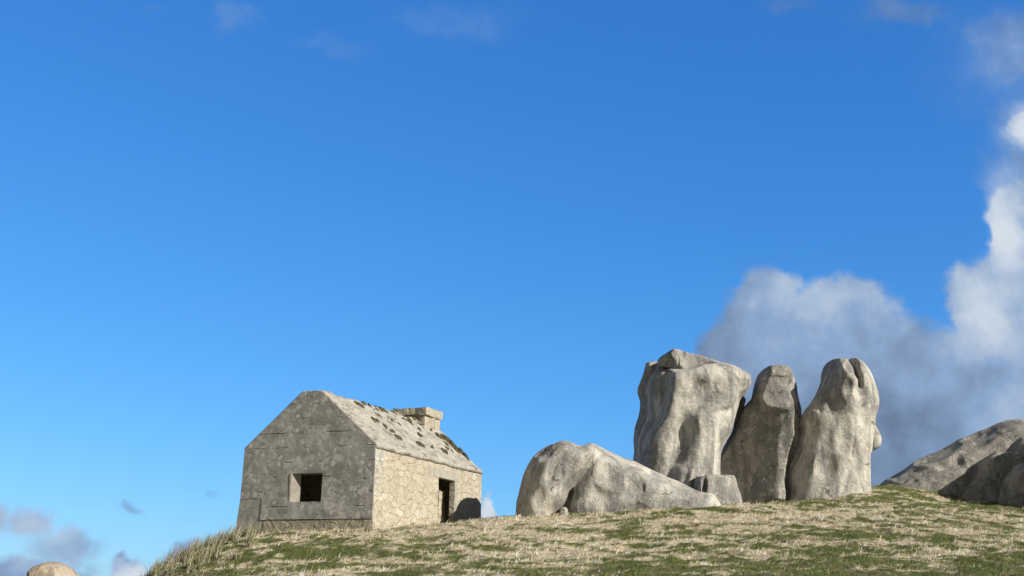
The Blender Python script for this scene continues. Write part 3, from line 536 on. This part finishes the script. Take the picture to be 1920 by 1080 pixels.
# side wall with doorway
DT0 = 4.1368*S; DT1 = DT0+1.1746*S; DZ = 1.6068*S
def spos(u, v): return (-.0-.012*max(0, 1.0-v), u, v)
us = lines(.02, LN, [DT0, DT1], .14); vs = lines(ZB, HE-.02, [DZ], .14)
sw = thick_wall("side_wall", us, vs, lambda u, v: not (DT0 < u < DT1 and v < DZ), spos, (.20, 0, 0), m_rub, .02)
us = lines(.02, LN, [], .4); vs = lines(ZB-.3, HE-.02, [], .4)
thick_wall("side_wall", us, vs, lambda u, v: True, lambda u, v: (WD, u, v), (-.58, 0, 0), m_rub, .03)
us = lines(.0, WD, [WD/2-FLAT, WD/2+FLAT], .3); vs = lines(ZB, HR, [HE-.05], .3)
thick_wall("rear_wall", us, vs, lambda u, v: True, lambda u, v: (gpos(u, v)[0], LN+.003, gpos(u, v)[2]-.04), (0, -.58, 0), m_rub, .03)
# plinth of the gable, raised left patch
def plate(name, poly, y0, y1, m_, step=.1, parent=hut):
    """thick plate standing on the gable plane: polygon (x, z) extruded y0..y1"""
    n = len(poly); V = [(x_, y0, z_) for x_, z_ in poly]+[(x_, y1, z_) for x_, z_ in poly]
    Fc = [list(range(n)), list(range(2*n-1, n-1, -1))]+[[k, (k+1) % n, n+(k+1) % n, n+k] for k in range(n)]
    o = hpart(name, V, Fc, m_, parent)
    md = o.modifiers.new("soften", 'BEVEL'); md.width = .018; md.segments = 2; md.limit_method = 'ANGLE'; return o
m_foot, t, b = mat('footing_render'); p = hpt(t); c = t.mix(t.ramp(t.noise(p, 2.6, 7, .68, .5), .38, .62), (.50, .485, .43), (.34, .33, .295)); t.l.new(c, b.inputs['Base Color']); bump(t, b, t.noise(p, 5, 7, .65), .02)
plate("plinth", [(-.02, -.9), (-.02, .012), (.9, .03), (2.4, .0), (WD-.86, .02), (WD-.86, -.9)], -.004, .5, m_plinth)
plate("corner_footing", [(WD-.90, -1.2), (WD-.87, .02), (WD-.86, .50), (WD-.86, .76), (WD-.62, .76), (WD+.04, .75), (WD+.13, -.1), (WD+.25, -1.2)], .0, .55, m_foot)
def rough_box(name, x0, x1, y0, y1, z0, z1, m_, amp=.04, parent=hut, st=.09, seed=0):
    V = []; Fc = []; key = {}
    ax_ = [lines(a, b_, [], st) for a, b_ in ((x0, x1), (y0, y1), (z0, z1))]
    def vt(p3):
        if p3 not in key:
            q = np.array(p3); r_ = [fbm(np.array([q[0]+seed+k*7]), np.array([q[1]]), np.array([q[2]]), 3.3, 3, .6)[0] for k in range(3)]; key[p3] = len(V); V.append(tuple(q+amp*np.array(r_)))
        return key[p3]
    for d_ in range(3):
        o_ = [q for q in range(3) if q != d_]
        for s_ in (0, -1):
            for a in range(len(ax_[o_[0]])-1):
                for b_ in range(len(ax_[o_[1]])-1):
                    f = []
                    for (da, db) in ((0, 0), (1, 0), (1, 1), (0, 1)):
                        p3 = [0, 0, 0]; p3[d_] = ax_[d_][s_]; p3[o_[0]] = ax_[o_[0]][a+da]; p3[o_[1]] = ax_[o_[1]][b_+db]; f.append(vt(tuple(p3)))
                    Fc.append(f)
    return hpart(name, V, Fc, m_, parent, smooth=False)
# window surround: pale splayed reveals and sill
def prism(name, V8, m_, parent=hut, bev=.012):
    Fc = [[0, 1, 2, 3], [7, 6, 5, 4], [0, 4, 5, 1], [1, 5, 6, 2], [2, 6, 7, 3], [3, 7, 4, 0]]; o = hpart(name, V8, Fc, m_, parent)
    md = o.modifiers.new("soften", 'BEVEL'); md.width = bev; md.segments = 2; md.limit_method = 'ANGLE'; return o
def box(name, x0, x1, y0, y1, z0, z1, m_, parent=hut, bev=.012): return prism(name, [(x0, y0, z0), (x1, y0, z0), (x1, y0, z1), (x0, y0, z1), (x0, y1, z0), (x1, y1, z0), (x1, y1, z1), (x0, y1, z1)], m_, parent, bev)
# splayed left reveal (its face turns to the sun), widening inwards to the dark room
prism("window_reveal", [(WX1+.004, -.012, WZ0-.06), (WX1+.07, -.012, WZ0-.06), (WX1+.07, -.012, WZ1+.02), (WX1+.004, -.012, WZ1+.02), (WX1-.27, .17, WZ0-.06), (WX1+.07, .60, WZ0-.06), (WX1+.07, .60, WZ1+.02), (WX1-.27, .17, WZ1+.02)], m_conc)
box("window_sill", WX0-.10, WX1+.12, -.006, .58, WZ0-.09, WZ0+.004, m_conc)
# lintel and door jambs
box("door_lintel", -.012, .24, DT0-.75, DT1+.35, DZ+.002, DZ+.30, m_conc)
box("door_jamb", -.012, .19, DT1+.002, DT1+.25, -.6, DZ, m_conc)
# inside: floor, cross wall beyond the door
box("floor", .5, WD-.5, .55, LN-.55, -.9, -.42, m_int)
rough_box("partition_wall", .52, .85, DT1-.20, DT1+.35, -.43, 1.42, m_rub, .05)
# roof: two slopes with rough stone surface
def roof_side(sgn, name):
    e = .0; us = lines(.012, LN+.02, [], .085); ns = 30; V = []; Fc = []
    for iu, u in enumerate(us):
        for k in range(ns+1):
            f = k/ns; xx = -.012+(WD/2+.012)*f; zz = HE+min(xx*RS, TOPZ-HE);  
            if xx > WD/2-FLAT-.15: zz = TOPZ-.0+.03*(1-((WD/2-xx)/(FLAT+.15))**2)*1.0 if False else min(zz, TOPZ+.02)
            r_ = fbm(np.array([xx*1.1+u*.3]), np.array([u*1.1]), np.array([5.5]), 2.2, 4, .6)[0]
            edge_f = min(1, max(0, u-.02)/.25)*min(1, .35+k/6)
            V.append((xx if sgn > 0 else WD-xx, u, zz+.028+.06*r_*edge_f)); 
    m1 = ns+1; nu = len(us)
    for a in range(nu-1):
        for k in range(ns): Fc.append([a*m1+k, (a+1)*m1+k, (a+1)*m1+k+1, a*m1+k+1])
    n0 = len(V); V += [(v[0], v[1], v[2]-.16) for v in V[:n0]]
    for a in range(nu-1):
        for k in range(ns): Fc.append([n0+a*m1+k, n0+a*m1+k+1, n0+(a+1)*m1+k+1, n0+(a+1)*m1+k])
        Fc.append([a*m1, n0+a*m1, n0+(a+1)*m1, (a+1)*m1]); Fc.append([a*m1+ns, (a+1)*m1+ns, n0+(a+1)*m1+ns, n0+a*m1+ns])
    for a in (0, nu-1):
        for k in range(ns): Fc.append([a*m1+k, a*m1+k+1, n0+a*m1+k+1, n0+a*m1+k])
    return hpart(name, V, Fc, m_roof, smooth=True)
roof_r = roof_side(1, "roof_slope"); roof_side(-1, "roof_slope")
# chimney: at the ridge, towards the back
CY0, CY1 = 6.55, 7.80; CX0, CX1 = 1.70, 2.93
ch = rough_box("chimney", CX0, CX1, CY0, CY1, HE+.3, HR+.14, m_chim, .02)
rough_box("chimney_cap", CX0-.07, CX1+.07, CY0-.07, CY1+.07, HR+.12, HR+.40, m_chim, .03, parent=ch, seed=3)
# moss and stonecrop growing in streaks on the roof
m_moss, t, b = mat("roof_moss"); p = hpt(t); t.l.new(t.mix(t.ramp(t.noise(p, 9, 4), .35, .65), (.04, .036, .022), (.11, .10, .05)), b.inputs['Base Color']); bump(t, b, t.noise(p, 40, 3), .03)
V = []; Fc = []; rm = random.Random(5)
def moss_blob(xc, yc, lx, ly, hz):
    n0 = len(V); nr, na = 3, 9; ph = rm.random()*6
    zc = lambda x_: HE+.075+min(x_*RS, TOPZ-HE)
    V.append((xc, yc, zc(xc)+hz))
    for r_ in range(1, nr+1):
        for a in range(na):
            an = a/na*6.283+ph; f = r_/nr*(.75+.5*rm.random()); x_ = xc+math.cos(an)*lx*f; y_ = yc+math.sin(an)*ly*f; V.append((x_, y_, zc(x_)+hz*(1-(r_/nr)**2)*(.6+.8*rm.random())-(.06 if r_ == nr else 0)))
    for a in range(na): Fc.append([n0, n0+1+a, n0+1+(a+1) % na])
    for r_ in range(nr-1):
        for a in range(na): q = n0+1+r_*na; Fc.append([q+a, q+na+a, q+na+(a+1) % na, q+(a+1) % na])
for _ in range(46):
    y_ = 1.2+(LN-1.3)*rm.random()**.8; x_ = WD/2*(.2+.78*rm.random()); x_ = max(x_, .25)
    if rm.random() < .25: x_ = WD/2*(.75+.2*rm.random())
    l_ = .03+.12*rm.random()**2
    for q_ in range(rm.choice((1, 2, 3, 4))): moss_blob(max(.15, x_-q_*.07*rm.random()), min(LN-.1, y_+q_*(.06+.09*rm.random())), .03+.06*rm.random()+l_*.4, l_*.7+.03, .012+.02*rm.random())
for k in range(10): moss_blob(.45+.10*k+rm.random()*.1, LN-.25-rm.random()*.25, .09+.08*rm.random(), .10, .06+.04*rm.random())
o = hpart("roof_moss", V, Fc, m_moss, smooth=True); o['kind'] = 'stuff'
